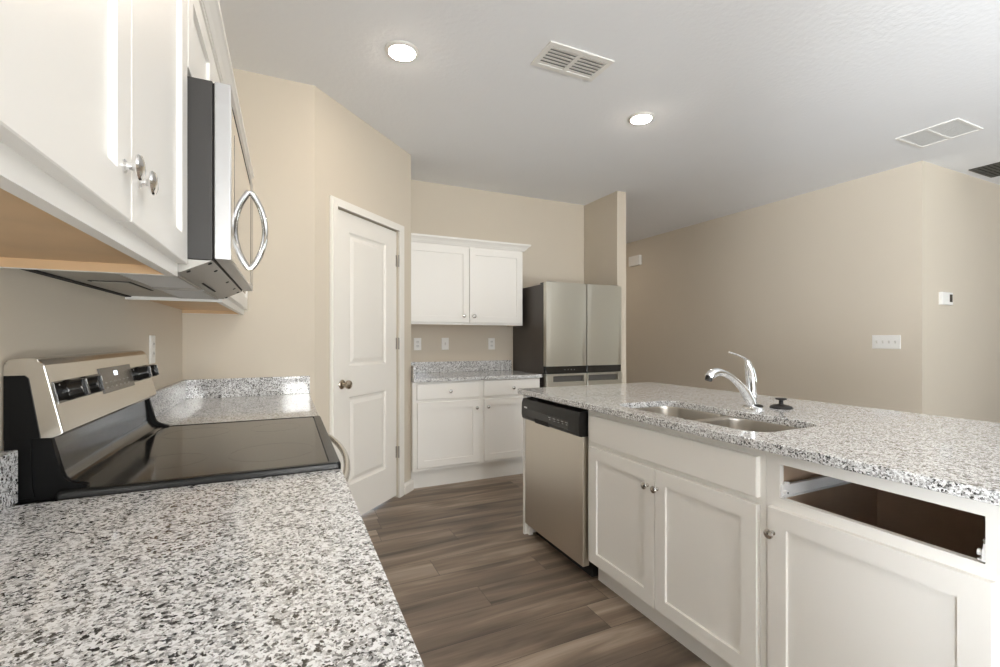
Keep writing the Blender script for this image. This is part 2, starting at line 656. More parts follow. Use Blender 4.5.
window('door_2', 'y', 1.52, 3.98, 0.0, 2.12, [2.75])
window('window_1', 'y', 0.42, 1.38, 0.82, 2.18, [])
window('window_2', 'x', -1.75, 0.55, 0.68, 2.22, [-0.6])
window('added_window', 'x', -2.28, -0.42, 0.45, 2.25, [-1.35], xq=-0.08)  # unseen opening added so the left-side fill can enter

# pantry door, casing, base boards
b = B()
panel_front(b, lambda s, v, n: FA(s, v, n - 0.047), D0, D1, 0.018, DZ, 0.035,
            [(0.328, 0.752, 1.050, 1.938), (0.328, 0.752, 0.262, 0.848)],
            [(0.010, 0.010), (0.024, 0.0125), (0.050, 0.003)])
door = struct('door_1', b, M_TRIM, base=FA((D0 + D1) / 2, 0, 0))
FD = lambda s, v, n: FA(s, v, n - 0.012)
b = B()
lathe(b, [(0.031, 0.0), (0.031, 0.003), (0.027, 0.007), (0.014, 0.010), (0.0115, 0.016), (0.0115, 0.030), (0.018, 0.036), (0.027, 0.044), (0.029, 0.053),
          (0.027, 0.061), (0.018, 0.067), (0.004, 0.069)], FD, 0.256, 0.938, 28)
obj('door_knob', b, M_BRONZE, door)['label'] = 'antique nickel door knob'
b = B(); prism(b, [(D0 + 0.001, 0.905), (D0 + 0.006, 0.905), (D0 + 0.006, 0.965), (D0 + 0.001, 0.965)], FD, 0.0, 0.0012)
obj('latch_plate', b, M_BRONZE, door)
for z in (1.837, 1.197, 0.356):
    b = B()
    lathe(b, [(0.0065, z - 0.045), (0.0065, z + 0.045)], lambda u, v, n: FA(u, n, v + 0.006), D1 + 0.003, 0.0, 12)
    prism(b, [(D1 - 0.012, z - 0.044), (D1 + 0.004, z - 0.044), (D1 + 0.004, z + 0.044), (D1 - 0.012, z + 0.044)], FD, 0.0, 0.003)
    obj('hinge', b, M_GREY, door)['label'] = 'grey metal hinge'
# casing (moulded: two steps)
b = B()
C0, C1, CT = D0 - 0.066, D1 + 0.078, DZ + 0.060
for ins, t in ((0.0, 0.011), (0.020, 0.017)):
    o0, o1, ot = C0 + ins, C1 - ins, CT - ins
    i0, i1, it = D0 - 0.004, D1 + 0.006, DZ + 0.006
    for poly in ([(o0, 0), (i0, 0), (i0, it), (o0, ot)], [(i1, 0), (o1, 0), (o1, ot), (i1, it)], [(o0, ot), (i0, it), (i1, it), (o1, ot)]):
        prism(b, poly, FA, 0.0, t, bev=0.002)
# stops inside the jamb so nothing shows through the gap
for s0, s1 in ((D0 - 0.0045, D0 + 0.012), (D1 - 0.012, D1 + 0.0045)):
    prism(b, [(s0, 0), (s1, 0), (s1, DZ + 0.005), (s0, DZ + 0.005)], FA, -0.09, -0.05)
prism(b, [(D0, DZ - 0.012), (D1, DZ - 0.012), (D1, DZ + 0.0055), (D0, DZ + 0.0055)], FA, -0.09, -0.05)
struct('trim_1', b, M_TRIM)
bbp = [(0.0, 0.0), (0.016, 0.0), (0.016, 0.062), (0.012, 0.072), (0.010, 0.083), (0.005, 0.090), (0.0, 0.090)]


def baseboard(name, fr_of, a0, a1):
    b = B()
    prism(b, bbp, fr_of, a0, a1)
    return struct(name, b, M_TRIM)


baseboard('baseboard_angled', lambda n, v, s: FA(s, v, n), C1 + 0.001, SA + 0.016)
baseboard('baseboard_right', lambda n, v, y: (XR - n, y, v), 2.0, 7.0)
baseboard('baseboard_living', lambda n, v, x: (x, 2.0 - n, v), XR - 0.016, 8.5)
baseboard('baseboard_partition', lambda n, v, x: (x, 3.705 - n, v), 3.535, 3.650)

# ------------------------------------------------------------------ wall cabinets
def wall_cabinet(label, fr, u0, u1, v0, v1, depth, doors, knobs, near_open=False, cat='wall cabinet', base=None, group=None, kmat=None):
    """fr: n=0 at the face-frame front; the body runs back to n=-depth"""
    t = thing('wall_cabinet', label, cat, base, group)
    rec = 0.022
    b = B()
    ring_frame(b, lambda u, v, n: fr(u, v, n - depth), 0, 0, 0, 0, [(u0, u1, v0 + rec, v1)], depth - 0.019)      # body
    ring_frame(b, lambda u, v, n: fr(u, v, n - depth), 0, 0, 0, 0, [(u0, u0 + 0.014, v0, v0 + rec), (u1 - 0.014, u1, v0, v0 + rec)], depth - 0.019)
    obj('carcass', b, M_WHITE, t, smooth=False)
    b = B()
    um = (doors[0][1] + doors[1][0]) / 2
    ring_frame(b, lambda u, v, n: fr(u, v, n - 0.019), 0, 0, 0, 0,
               [(u0, u0 + 0.04, v0, v1), (u1 - 0.04, u1, v0, v1), (u0 + 0.04, u1 - 0.04, v0, v0 + 0.042), (u0 + 0.04, u1 - 0.04, v1 - 0.04, v1),
                (um - 0.035, um + 0.035, v0 + 0.042, v1 - 0.04)], 0.019)
    obj('face_frame', b, M_WHITE, t, smooth=False)
    b = B()
    ring_frame(b, lambda u, v, n: fr(u, v, n - depth), 0, 0, 0, 0,
               [(u0 + 0.0142, u1 - 0.0142, v0 + rec - 0.003, v0 + rec - 0.0005)], depth - 0.0192)
    for a, c in ((u0 + 0.0142, u0 + 0.017), (u1 - 0.017, u1 - 0.0142)):
        ring_frame(b, lambda u, v, n: fr(u, v, n - depth), 0, 0, 0, 0, [(a, c, v0 + 0.001, v0 + rec - 0.003)], depth - 0.0192)
    obj('bottom_panel', b, M_WOOD, t, smooth=False)['label'] = 'bare maple veneer underside'
    for (a, c, d, e), kn in zip(doors, knobs):
        dr = shaker('door', t, fr, a, c, d, e)
        cab_knob(dr, fr, *kn, mat=kmat, s=1.08, ln=0.78)
    return t


UZ, UT, UX = 1.367, 2.092, 0.287
RY0, RY1 = 1.195, 1.957         # range
HY0 = 1.2215                    # near end of its control panel
MY0, MY1 = 1.2125, 1.9665       # microwave
fr = FL(UX)
wall_cabinet('large white two-door wall cabinet in the foreground left of the microwave', fr, 0.388, 1.2105, UZ, UT, UX - 0.001,
             [(0.398, 0.8015, 1.395, 2.072), (0.8055, 1.2055, 1.395, 2.072)], [(0.770, 1.462), (0.838, 1.462)], base=(0.15, 0.8, UZ), kmat=M_CHROME)
wall_cabinet('short white wall cabinet mounted directly above the microwave', fr, 1.2115, 1.9675, 1.815, UT, UX - 0.001,
             [(1.217, 1.5875, 1.835, 2.072), (1.5915, 1.962, 1.835, 2.072)], [(1.555, 1.865), (1.624, 1.865)], base=(0.15, 1.59, 1.815), kmat=M_CHROME)
wall_cabinet('white wall cabinet beyond the microwave at the far end of the range wall', fr, 1.9685, YP - 0.002, UZ, UT, UX - 0.001,
             [(1.975, 2.447, 1.395, 2.072), (2.451, 2.922, 1.395, 2.072)], [(2.415, 1.462), (2.483, 1.462)], base=(0.15, 2.45, UZ), kmat=M_CHROME)
crown = [(-0.02, 2.0925), (0.019, 2.0925), (0.0195, 2.100), (0.023, 2.101), (0.030, 2.117), (0.043, 2.135), (0.049, 2.139), (0.050, 2.152), (-0.02, 2.152)]
b = B()
prism(b, crown, lambda n, v, y: (UX + n, y, v), 0.388, YP - 0.001)
tag(obj('crown_moulding', b, M_WHITE, smooth=False), 'long white crown moulding running along the top of the range-wall cabinets', 'moulding')
fr = FB(3.963)
wall_cabinet('white two-door wall cabinet on the back wall next to the refrigerator', fr, XS + 0.001, 2.589, UZ - 0.004, 2.085, YB - 3.963 - 0.001,
             [(1.437, 2.025, 1.383, 2.066), (2.031, 2.574, 1.383, 2.066)], [(1.972, 1.444), (2.074, 1.444)], base=(2.0, 4.1, UZ))
backcab = [o for o in COL.objects if o.name.startswith('wall_cabinet') and 'back wall' in o.get('label', '')][0]
b = B()
cr2 = [(-0.02, 2.0855), (0.019, 2.0855), (0.020, 2.092), (0.026, 2.094), (0.036, 2.110), (0.052, 2.126), (0.060, 2.130), (0.062, 2.146), (-0.02, 2.146)]
# front run mitred into a side return
def mitre(n, v, k):
    return None
A = [b.verts.new((XS + 0.001, 3.963 - n, v)) for n, v in cr2]
C = [b.verts.new((2.589 + n, 3.963 - n, v)) for n, v in cr2]
D = [b.verts.new((2.589 + n, YB - 0.001, v)) for n, v in cr2]
bridge(b, A, C); bridge(b, C, D); b.faces.new(A); b.faces.new(D[::-1])
obj('crown', b, M_WHITE, backcab, smooth=False)


# ------------------------------------------------------------------ base cabinets
def carcass(bm, fr, u0, u1, v0, v1, depth, toe=0.1, top=False, toe_in=0.075):
    th = 0.018
    mem = [(u0, u0 + th, v0, v1), (u1 - th, u1, v0, v1)]
    ring_frame(bm, lambda u, v, n: fr(u, v, n - depth), 0, 0, 0, 0, mem, depth - 0.019)
    ring_frame(bm, lambda u, v, n: fr(u, v, n - depth), 0, 0, 0, 0, [(u0 + th, u1 - th, v0, v1)], 0.012)
    ring_frame(bm, lambda u, v, n: fr(u, v, n - depth + 0.012), 0, 0, 0, 0, [(u0 + th, u1 - th, v0, v0 + th)], depth - 0.019 - 0.012)


def base_cabinet(label, fr, u0, u1, depth, vb, fronts, frame_members, toe_in, vt=0.881, base=None, name='base_cabinet'):
    t = thing(name, label, 'base cabinet', base)
    b = B()
    carcass(b, fr, u0, u1, vb, vt, depth)
    obj('carcass', b, M_WHITE, t, smooth=False)
    b = B()
    ring_frame(b, lambda u, v, n: fr(u, v, n - 0.019), 0, 0, 0, 0, frame_members, 0.019)
    obj('face_frame', b, M_WHITE, t, smooth=False)
    b = B()
    ring_frame(b, lambda u, v, n: fr(u, v, n - toe_in - 0.018), 0, 0, 0, 0, [(u0 + 0.001, u1 - 0.001, 0.0, vb)], 0.018)
    ring_frame(b, lambda u, v, n: fr(u, v, n - depth), 0, 0, 0, 0, [(u0 + 0.001, u0 + 0.019, 0.0, vb), (u1 - 0.019, u1 - 0.001, 0.0, vb)], depth - toe_in - 0.018)
    obj('toe_kick', b, M_WHITE, t, smooth=False)
    for kind, (a, c, d, e), kn in fronts:
        f = shaker('door', t, fr, a, c, d, e) if kind == 'door' else slab('drawer' if kind == 'drawer' else 'false_front', t, fr, a, c, d, e)
        if kn:
            cab_knob(f, fr, *kn, s=0.92)
    return t


CT_Z, CB_Z = 0.912, 0.882
# under the range-wall counter
fr = FL(0.590)
base_cabinet('white base cabinet under the near counter left of the range', fr, -0.30, 1.188, 0.588, 0.115,
             [('drawer', (-0.29, 0.442, 0.720, 0.855), (0.076, 0.787)), ('drawer', (0.446, 1.180, 0.720, 0.855), (0.813, 0.787)),
              ('door', (-0.29, 0.442, 0.130, 0.700), (0.41, 0.64)), ('door', (0.446, 1.180, 0.130, 0.700), (0.48, 0.64))],
             [(-0.30, -0.26, 0.115, 0.881), (1.148, 1.188, 0.115, 0.881), (-0.26, 1.148, 0.115, 0.155), (-0.26, 1.148, 0.841, 0.881), (-0.26, 1.148, 0.695, 0.73), (0.424, 0.464, 0.155, 0.695)], 0.075, base=(0.3, 0.45, 0))
base_cabinet('white base cabinet under the far counter right of the range', fr, 1.964, YP - 0.002, 0.588, 0.115,
             [('drawer', (1.974, 2.918, 0.720, 0.855), (2.45, 0.787)), ('door', (1.974, 2.443, 0.130, 0.700), (2.41, 0.64)), ('door', (2.447, 2.918, 0.130, 0.700), (2.48, 0.64))],
             [(1.964, 2.004, 0.115, 0.881), (2.888, 2.928, 0.115, 0.881), (2.004, 2.888, 0.115, 0.155), (2.004, 2.888, 0.841, 0.881), (2.004, 2.888, 0.695, 0.73)], 0.075, base=(0.3, 2.45, 0))
# back wall
fr = FB(3.653)
base_cabinet('white base cabinet with two drawers and two doors left of the refrigerator', fr, XS + 0.001, 2.602, YB - 3.653 - 0.001, 0.158,
             [('drawer', (1.457, 2.006, 0.737, 0.866), (1.736, 0.800)), ('drawer', (2.044, 2.594, 0.737, 0.874), (2.321, 0.803)),
              ('door', (1.461, 1.998, 0.183, 0.714), (1.972, 0.648)), ('door', (2.046, 2.592, 0.183, 0.714), (2.078, 0.650))],
             [(1.425, 1.475, 0.158, 0.881), (1.985, 2.060, 0.198, 0.841), (2.575, 2.602, 0.158, 0.881), (1.475, 2.575, 0.158, 0.198), (1.475, 2.575, 0.841, 0.881),
              (1.475, 1.985, 0.705, 0.745), (2.060, 2.575, 0.705, 0.745)], 0.070, base=(2.0, 3.95, 0))


# ------------------------------------------------------------------ countertops
def stone_slab(bm, x0, x1, y0, y1, z0, z1, r=0.004, e=0.005, hole=None):
    def rings(x0, x1, y0, y1, rr, sgn):
        R = []
        for ins, z in ((e, z1), (e * 0.3, z1 - e * 0.3), (0, z1 - e), (0, z0 + 0.002), (0.002, z0)):
            i = ins * sgn
            R.append(ring(bm, [(x, y, z) for x, y in rrect(x0 + i, x1 - i, y0 + i, y1 - i, max(rr - i, 0.001), 6)]))
        for a, c in zip(R, R[1:]):
            bridge(bm, a, c)
        return R[0], R[-1]
    t, d = rings(x0, x1, y0, y1, r, 1)
    T, Dn = [t], [d]
    if hole:
        t, d = rings(*hole, -1)
        T.append(t); Dn.append(d)
    fill(bm, T)
    fill(bm, Dn)


def countertop(label, rect, splashes, hole=None, r=0.006):
    x0, x1, y0, y1 = rect
    t = thing('countertop', label, 'countertop', ((x0 + x1) / 2, (y0 + y1) / 2, CB_Z))
    b = B()
    stone_slab(b, x0, x1, y0, y1, CB_Z, CT_Z, r=r, hole=hole)
    obj('granite_slab', b, M_GRAN, t)
    for s in splashes:
        b = B()
        box(b, *s, bev=0.002)
        obj('backsplash', b, M_GRAN, t)
    return t


SZ = 1.0145
countertop('speckled grey granite counter in the foreground left of the range', (0.002, 0.627, -0.31, 1.190), [(0.001, 0.030, -0.31, 1.206, CT_Z, SZ)])
countertop('speckled grey granite counter beyond the range with a corner backsplash', (0.002, 0.627, 1.961, YP - 0.001),
           [(0.001, 0.020, 1.962, YP - 0.0205, CT_Z, SZ), (0.001, 0.627, YP - 0.020, YP - 0.001, CT_Z, SZ)])
countertop('short speckled granite counter on the back wall below the outlets', (XS + 0.002, 2.612, 3.617, YB - 0.001),
           [(XS + 0.021, 2.612, YB - 0.021, YB - 0.001, CT_Z, SZ), (XS + 0.001, XS + 0.020, 3.625, YB - 0.0215, CT_Z, SZ)])
HOLE = (1.952, 2.318, 1.035, 1.800, 0.075)
countertop('large granite island top with the double sink cut into it', (1.848, 2.965, 0.330, 2.630), [], hole=HOLE, r=0.012)

# ------------------------------------------------------------------ range
RG = thing('range', 'stainless electric range with black glass cooktop and rear control panel', 'range', (0.32, 1.575, 0))
b = B(); box(b, 0.022, 0.598, RY0 + 0.003, RY1 - 0.003, 0.03, 0.903, bev=0.003)
for x in (0.07, 0.57):
    for y in (RY0 + 0.05, RY1 - 0.05):
        lathe(b, [(0.018, 0.0), (0.018, 0.03)], FUP(0), x, y, 10)
obj('body', b, M_PLASTB, RG)
# cooktop: rim tray plus glass
b = B()
tx0, tx1 = 0.085, 0.6265
O_ = [(tx0, RY0 - 0.001), (tx1, RY0 - 0.001), (tx1, RY1 + 0.001), (tx0, RY1 + 0.001)]


def rect_ring(bm, x0, x1, y0, y1, z, r=0.010):
    return ring(bm, [(x, y, z) for x, y in rrect(x0, x1, y0, y1, r, 4)])


R_ = [rect_ring(b, tx0, tx1, RY0 - 0.001, RY1 + 0.001, 0.9035), rect_ring(b, tx0, tx1, RY0 - 0.001, RY1 + 0.001, 0.920),
      rect_ring(b, tx0 + 0.003, tx1 - 0.003, RY0 + 0.002, RY1 - 0.002, 0.926), rect_ring(b, tx0 + 0.014, tx1 - 0.026, RY0 + 0.012, RY1 - 0.012, 0.9265),
      rect_ring(b, tx0 + 0.016, tx1 - 0.028, RY0 + 0.014, RY1 - 0.014, 0.9235)]
for a, c in zip(R_, R_[1:]):
    bridge(b, a, c)
b.faces.new(R_[0]); b.faces.new(R_[-1])
obj('cooktop_rim', b, M_RIM, RG)
b = B(); box(b, tx0 + 0.018, tx1 - 0.030, RY0 + 0.016, RY1 - 0.016, 0.9236, 0.9250, bev=0.0006)
gl = obj('cooktop_glass', b, M_GLASSB, RG)
M_BURN = simple('burner_print', (0.015, 0.014, 0.013), 0.1, spec=0.8)
for x, y, r in ((0.24, 1.39, 0.078), (0.24, 1.77, 0.092), (0.47, 1.39, 0.105), (0.47, 1.77, 0.078)):
    b = B()
    A = ring(b, [(x + r * math.cos(2 * PI * i / 48), y + r * math.sin(2 * PI * i / 48), 0.92512) for i in range(48)])
    C = ring(b, [(x + (r - 0.003) * math.cos(2 * PI * i / 48), y + (r - 0.003) * math.sin(2 * PI * i / 48), 0.92512) for i in range(48)])
    bridge(b, A, C)
    obj('burner_ring', b, M_BURN, gl)
FY = lambda x, z, y: (x, y, z)
# glossy black riser between cooktop and control panel
b = B()
ris = [(0.018, 0.904), (0.118, 0.904), (0.118, 0.9275), (0.103, 0.9285), (0.090, 0.934), (0.082, 0.943), (0.077, 0.957), (0.071, 1.000), (0.065, 1.034), (0.018, 1.034)]
prism(b, ris, FY, HY0 + 0.016, RY1 - 0.016)
obj('riser', b, M_BLACK, RG)
b = B()
rim = [(0.018, 0.904), (0.130, 0.904), (0.130, 0.9295), (0.112, 0.931), (0.098, 0.937), (0.090, 0.946), (0.085, 0.960), (0.079, 1.000), (0.073, 1.030), (0.066, 1.034), (0.018, 1.034)]
prism(b, rim, FY, HY0 - 0.001, HY0 + 0.016, bev=0.003)
obj('riser_end', b, M_SATIN, RG)
b = B()
prism(b, rim, FY, RY1 - 0.016, RY1 + 0.001, bev=0.003)
obj('riser_end', b, M_SATIN, RG)
b = B()
prism(b, [(0.004, 0.914), (0.050, 0.914), (0.046, 0.935), (0.044, 1.033), (0.004, 1.033)], FY, HY0 - 0.004, HY0 - 0.0012, bev=0.001)
obj('side_plate', b, M_SATIN, RG)
# control panel housing
hp = spline([(0.003, 1.030), (0.003, 1.160), (0.004, 1.184), (0.012, 1.189), (0.040, 1.192), (0.055, 1.188), (0.064, 1.176)], 4) + [(0.0925, 1.040), (0.088, 1.033), (0.076, 1.031)]
b = B()
prism(b, hp, FY, HY0 - 0.002, RY1 + 0.002, bev=0.004)
HS = obj('control_housing', b, M_STEEL, RG)
b = B()
prism(b, [(0.0035, 1.032), (0.0575, 1.032), (0.040, 1.152), (0.034, 1.158), (0.0035, 1.158)], FY, HY0 - 0.0045, HY0 - 0.0015, bev=0.001)
obj('side_inset', b, M_SATIN, HS)
# frame on the sloped face: u = y, v = distance down from the top edge, n out
fx0, fz0 = 0.064, 1.176
dxx, dzz = 0.0285, -0.136
ln = math.hypot(dxx, dzz)
dxx, dzz = dxx / ln, dzz / ln
FS = lambda u, v, n: (fx0 + dxx * v - dzz * n, u, fz0 + dzz * v + dxx * n)


def face_box(bm, u0, u1, v0, v1, n0, n1, bev=0.0):
    prism(bm, [(u0, v0), (u1, v0), (u1, v1), (u0, v1)], FS, n0, n1, bev=bev)


for u0, u1 in ((1.232, 1.480), (1.742, 1.930)):
    b = B(); face_box(b, u0, u1, 0.034, 0.080, -0.001, 0.0018, 0.0005)
    band = obj('knob_band', b, M_GLASSB, HS)
    for k in range(5):
        uu = u0 + 0.02 + (u1 - u0 - 0.05) * k / 4
        b = B()
        face_box(b, uu, uu + 0.004, 0.041 + 0.014 * (k % 3), 0.044 + 0.014 * (k % 3), 0.0018, 0.0021)
        obj('printed_mark', b, M_MARK, band)
b = B(); face_box(b, 1.487, 1.738, 0.022, 0.088, -0.001, 0.0026, 0.0008)
dsp = obj('display', b, M_DISP, HS)
b = B(); face_box(b, 1.585, 1.612, 0.034, 0.046, 0.0026, 0.0030)
obj('clock_digits', b, M_LED, dsp)
M_DPR = simple('display_print', (0.2, 0.19, 0.175), 0.4)
for k in range(6):
    for q in range(2):
        b = B()
        face_box(b, 1.505 + 0.035 * k, 1.517 + 0.035 * k, 0.060 + 0.013 * q, 0.0625 + 0.013 * q, 0.0026, 0.0029)
        obj('printed_mark', b, M_DPR, dsp)
for u in (1.292, 1.382, 1.808, 1.893):
    b = B()
    lathe(b, [(0.0225, 0.0018), (0.0225, 0.006), (0.0205, 0.009), (0.0195, 0.028), (0.0185, 0.030), (0.004, 0.0305)], FS, u, 0.057, 26)
    k = obj('control_knob', b, M_BLACK, HS)
    b = B(); face_box(b, u - 0.004, u + 0.004, 0.040, 0.074, 0.0300, 0.0345, 0.001)
    obj('grip', b, M_BLACK, k)
    b = B(); face_box(b, u - 0.0008, u + 0.0008, 0.041, 0.052, 0.0344, 0.0350)
    obj('pointer', b, M_SLIDE, k)
# oven front
b = B(); box(b, 0.5985, 0.622, RY0 + 0.004, RY1 - 0.004, 0.215, 0.895, bev=0.004)
od = obj('oven_door', b, M_STEEL, RG)
b = B(); box(b, 0.622, 0.624, RY0 + 0.09, RY1 - 0.09, 0.33, 0.74, bev=0.0008)
obj('oven_window', b, M_GLASSB, od)
b = B()
hy0, hy1 = RY0 + 0.05, RY1 - 0.03
pts = [(0.634 + 0.040 * math.sin(PI * k / 20) ** 0.75, hy0 + (hy1 - hy0) * k / 20, 0.858) for k in range(21)]
tube(b, pts, 0.0095, 12)
for y in (hy0, hy1):
    box(b, 0.6222, 0.640, y - 0.010, y + 0.010, 0.847, 0.869, bev=0.003)
obj('handle', b, M_STEEL, od)
b = B(); box(b, 0.5985, 0.620, RY0 + 0.004, RY1 - 0.004, 0.06, 0.209, bev=0.004)
obj('storage_drawer', b, M_STEEL, RG)

# ------------------------------------------------------------------ microwave
MW = thing('microwave', 'stainless over-the-range microwave with bowed handle', 'microwave', (0.19, 1.59, 1.378))
b = B(); box(b, 0.002, 0.352, MY0, MY1, 1.408, 1.8135, bev=0.003)
obj('case', b, M_CASE, MW)
b = B()
prism(b, [(0.002, 1.378), (0.292, 1.378), (0.352, 1.4075), (0.002, 1.4075)], FY, MY0 + 0.002, MY1 - 0.002, bev=0.001)
bot = obj('bottom_panel', b, simple('grey_steel_panel', (0.40, 0.385, 0.355), 0.38, metal=0.35), MW)
# chamfer details: screws, slot
ch = math.hypot(0.060, 0.0295)
cdx, cdz = 0.060 / ch, 0.0295 / ch
FC = lambda u, v, n: (0.292 + cdx * v + cdz * n, u, 1.378 + cdz * v - cdx * n)
for u, v in ((1.235, 0.058), (1.35, 0.055), (1.60, 0.055), (1.80, 0.055), (1.93, 0.055), (1.235, 0.012), (1.95, 0.012)):
    b = B()
    lathe(b, [(0.0045, -0.0005), (0.0045, 0.0015), (0.003, 0.0025), (0.0008, 0.0026)], FC, u, v, 10)
    obj('screw', b, M_DARK, bot)
b = B(); prism(b, [(1.46, 0.004), (1.70, 0.004), (1.70, 0.009), (1.46, 0.009)], FC, -0.0005, 0.0008)
obj('vent_slot', b, M_DARK, bot)
# underside: two grease filters, lamp lens, dark rear strip
M_MESH = simple('filter_mesh', (0.50, 0.49, 0.47), 0.45)
for y0, y1 in ((1.255, 1.565), (1.605, 1.925)):
    b = B()
    for a, c, d, e in ((0.160, 0.282, y0, y0 + 0.008), (0.160, 0.282, y1 - 0.008, y1), (0.160, 0.167, y0 + 0.008, y1 - 0.008), (0.275, 0.282, y0 + 0.008, y1 - 0.008)):
        box(b, a, c, d, e, 1.3725, 1.3778, bev=0.001)
    f = obj('grease_filter', b, M_GREY, bot)
    b = B()
    n = 15
    for k in range(n):
        y = y0 + 0.010 + (y1 - y0 - 0.020) * k / n
        box(b, 0.167, 0.275, y, y + (y1 - y0 - 0.02) / n * 0.55, 1.3740, 1.3772)
    obj('mesh', b, M_MESH, f)
    b = B(); box(b, 0.167, 0.275, y0 + 0.008, y1 - 0.008, 1.3774, 1.37795)
    obj('filter_backing', b, M_DARK, f)
b = B(); box(b, 0.052, 0.138, 1.475, 1.705, 1.3765, 1.3779)
lf = obj('lamp_frame', b, M_DARK, bot)
b = B(); box(b, 0.058, 0.132, 1.482, 1.698, 1.3745, 1.3764, bev=0.0006)
obj('lamp_cover', b, simple('frosted_lamp_cover', (0.36, 0.34, 0.30), 0.3), lf)
b = B(); box(b, 0.003, 0.020, MY0 + 0.004, MY1 - 0.004, 1.3745, 1.3779)
obj('rear_strip', b, M_DARK, bot)
# door and control strip
DX0, DX1 = 0.3555, 0.388
b = B()
box(b, DX0, DX1, MY0 - 0.001, 1.826, 1.411, 1.8125, bev=0.0025)
md = obj('door', b, M_STEELM, MW)
b = B(); box(b, DX1 - 0.0005, DX1 + 0.0008, MY0 + 0.004, 1.822, 1.416, 1.762, bev=0.0003)
obj('door_skin', b, M_MIRROR, md)
b = B(); box(b, DX1 + 0.0007, DX1 + 0.0014, MY0 + 0.07, 1.740, 1.475, 1.725, bev=0.0003)
obj('door_window', b, simple('oven_door_glass', (0.016, 0.015, 0.014), 0.015, spec=1.0, coat=1.0), md)
b = B()
hz0, hz1 = 1.472, 1.735
pts = [(DX1 + 0.004 + 0.044 * (4 * (k / 20) * (1 - k / 20)) ** 0.9, 1.795, hz0 + (hz1 - hz0) * k / 20) for k in range(21)]
tube(b, pts, 0.0100, 14, up=(1, 0, 0))
for z in (hz0, hz1):
    box(b, DX1 + 0.0002, DX1 + 0.005, 1.789, 1.801, z - 0.004, z + 0.004, bev=0.001)
obj('handle', b, M_CHROME, md)['label'] = 'bowed chrome door handle'
b = B(); box(b, DX0, DX1, 1.8285, MY1, 1.411, 1.8125, bev=0.0025)
cp = obj('control_strip', b, M_STEELM, MW)
b = B(); box(b, DX1 - 0.0004, DX1 + 0.001, 1.838, 1.958, 1.43, 1.755, bev=0.0004)
obj('keypad', b, M_GLASSB, cp)
b = B(); box(b, DX1 - 0.0004, DX1 + 0.0006, MY0 + 0.03, 1.815, 1.7665, 1.7755)
obj('vent_line', b, M_DARK, md)
b = B(); box(b, 0.3522, 0.3553, MY0 + 0.004, MY1 - 0.004, 1.414, 1.810)
obj('door_seal', b, M_DARK, MW)

# ------------------------------------------------------------------ refrigerator
FX0, FX1, FXM = 2.632, 3.487, 3.0745


def door_plan(x0, x1, yf=3.576, yb=3.633, sag=0.007, n=14):
    """outline of a gently bowed door seen from above"""
    P = [(x1, yb), (x0, yb)]
    for k in range(n + 1):
        q = k / n
        P.append((x0 + (x1 - x0) * q, yf + sag * (2 * q - 1) ** 2))
    return P


FG = thing('refrigerator', 'stainless four-door refrigerator with dark sides beside the back counter', 'refrigerator', (3.06, 3.92, 0))
b = B(); box(b, FX0 + 0.002, FX1 - 0.002, 3.645, 4.262, 0.03, 1.738, bev=0.004)
for x in (FX0 + 0.06, FX1 - 0.06):
    for y in (3.70, 4.17):
        lathe(b, [(0.022, 0.0), (0.022, 0.03)], FUP(0), x, y, 10)
obj('body', b, M_FRSIDE, FG)
b = B(); box(b, FX0 + 0.012, FX1 - 0.012, 3.634, 3.6448, 0.06, 1.73)
obj('door_gasket', b, M_DARK, FG)
for x0, x1 in ((FX0, FXM - 0.0045), (FXM + 0.0045, FX1)):
    b = B()
    prism(b, door_plan(x0, x1), FUP(0), 0.982, 1.752, bev=0.003)
    obj('upper_door', b, M_STEELF, FG)
    b = B(); box(b, x0 + 0.001, x1 - 0.001, 3.590, 3.633, 0.915, 0.9805, bev=0.003)
    bd = obj('display_band', b, M_GLASSB, FG)
    if x0 == FX0:
        for k in range(4):
            b = B()
            box(b, x0 + 0.20 + 0.035 * k, x0 + 0.206 + 0.035 * k, 3.5893, 3.5902, 0.945, 0.951)
            obj('touch_icon', b, M_MARK, bd)
    b = B()
    box(b, x0, x1, 3.576, 3.633, 0.075, 0.838, bev=0.006)
    ld = obj('lower_door', b, M_STEELF, FG)
    # grip rail around the pocket
    b = B()
    box(b, x0, x1, 3.576, 3.633, 0.892, 0.912, bev=0.004)
    p0, p1 = (x0 + 0.07, x1 - 0.03) if x0 == FX0 else (x0 + 0.012, x1 - 0.05)
    box(b, x0, p0, 3.576, 3.633, 0.8375, 0.894, bev=0.003)
    box(b, p1, x1, 3.576, 3.633, 0.8375, 0.894, bev=0.003)
    obj('grip_surround', b, M_STEELF, ld)
    b = B(); box(b, p0, p1, 3.603, 3.632, 0.838, 0.8925)
    obj('pocket_handle', b, M_POCK, ld)
    b = B(); box(b, (x0 + 0.02 if x0 == FX0 else x1 - 0.12), (x0 + 0.12 if x0 == FX0 else x1 - 0.02), 3.60, 3.73, 1.7385 if True else 0, 1.758, bev=0.005)
    obj('hinge_cover', b, M_FRSIDE, FG)
b = B(); box(b, FX0 + 0.03, FX1 - 0.03, 3.64, 3.66, 0.0, 0.07)
obj('kick_grille', b, M_DARK, FG)

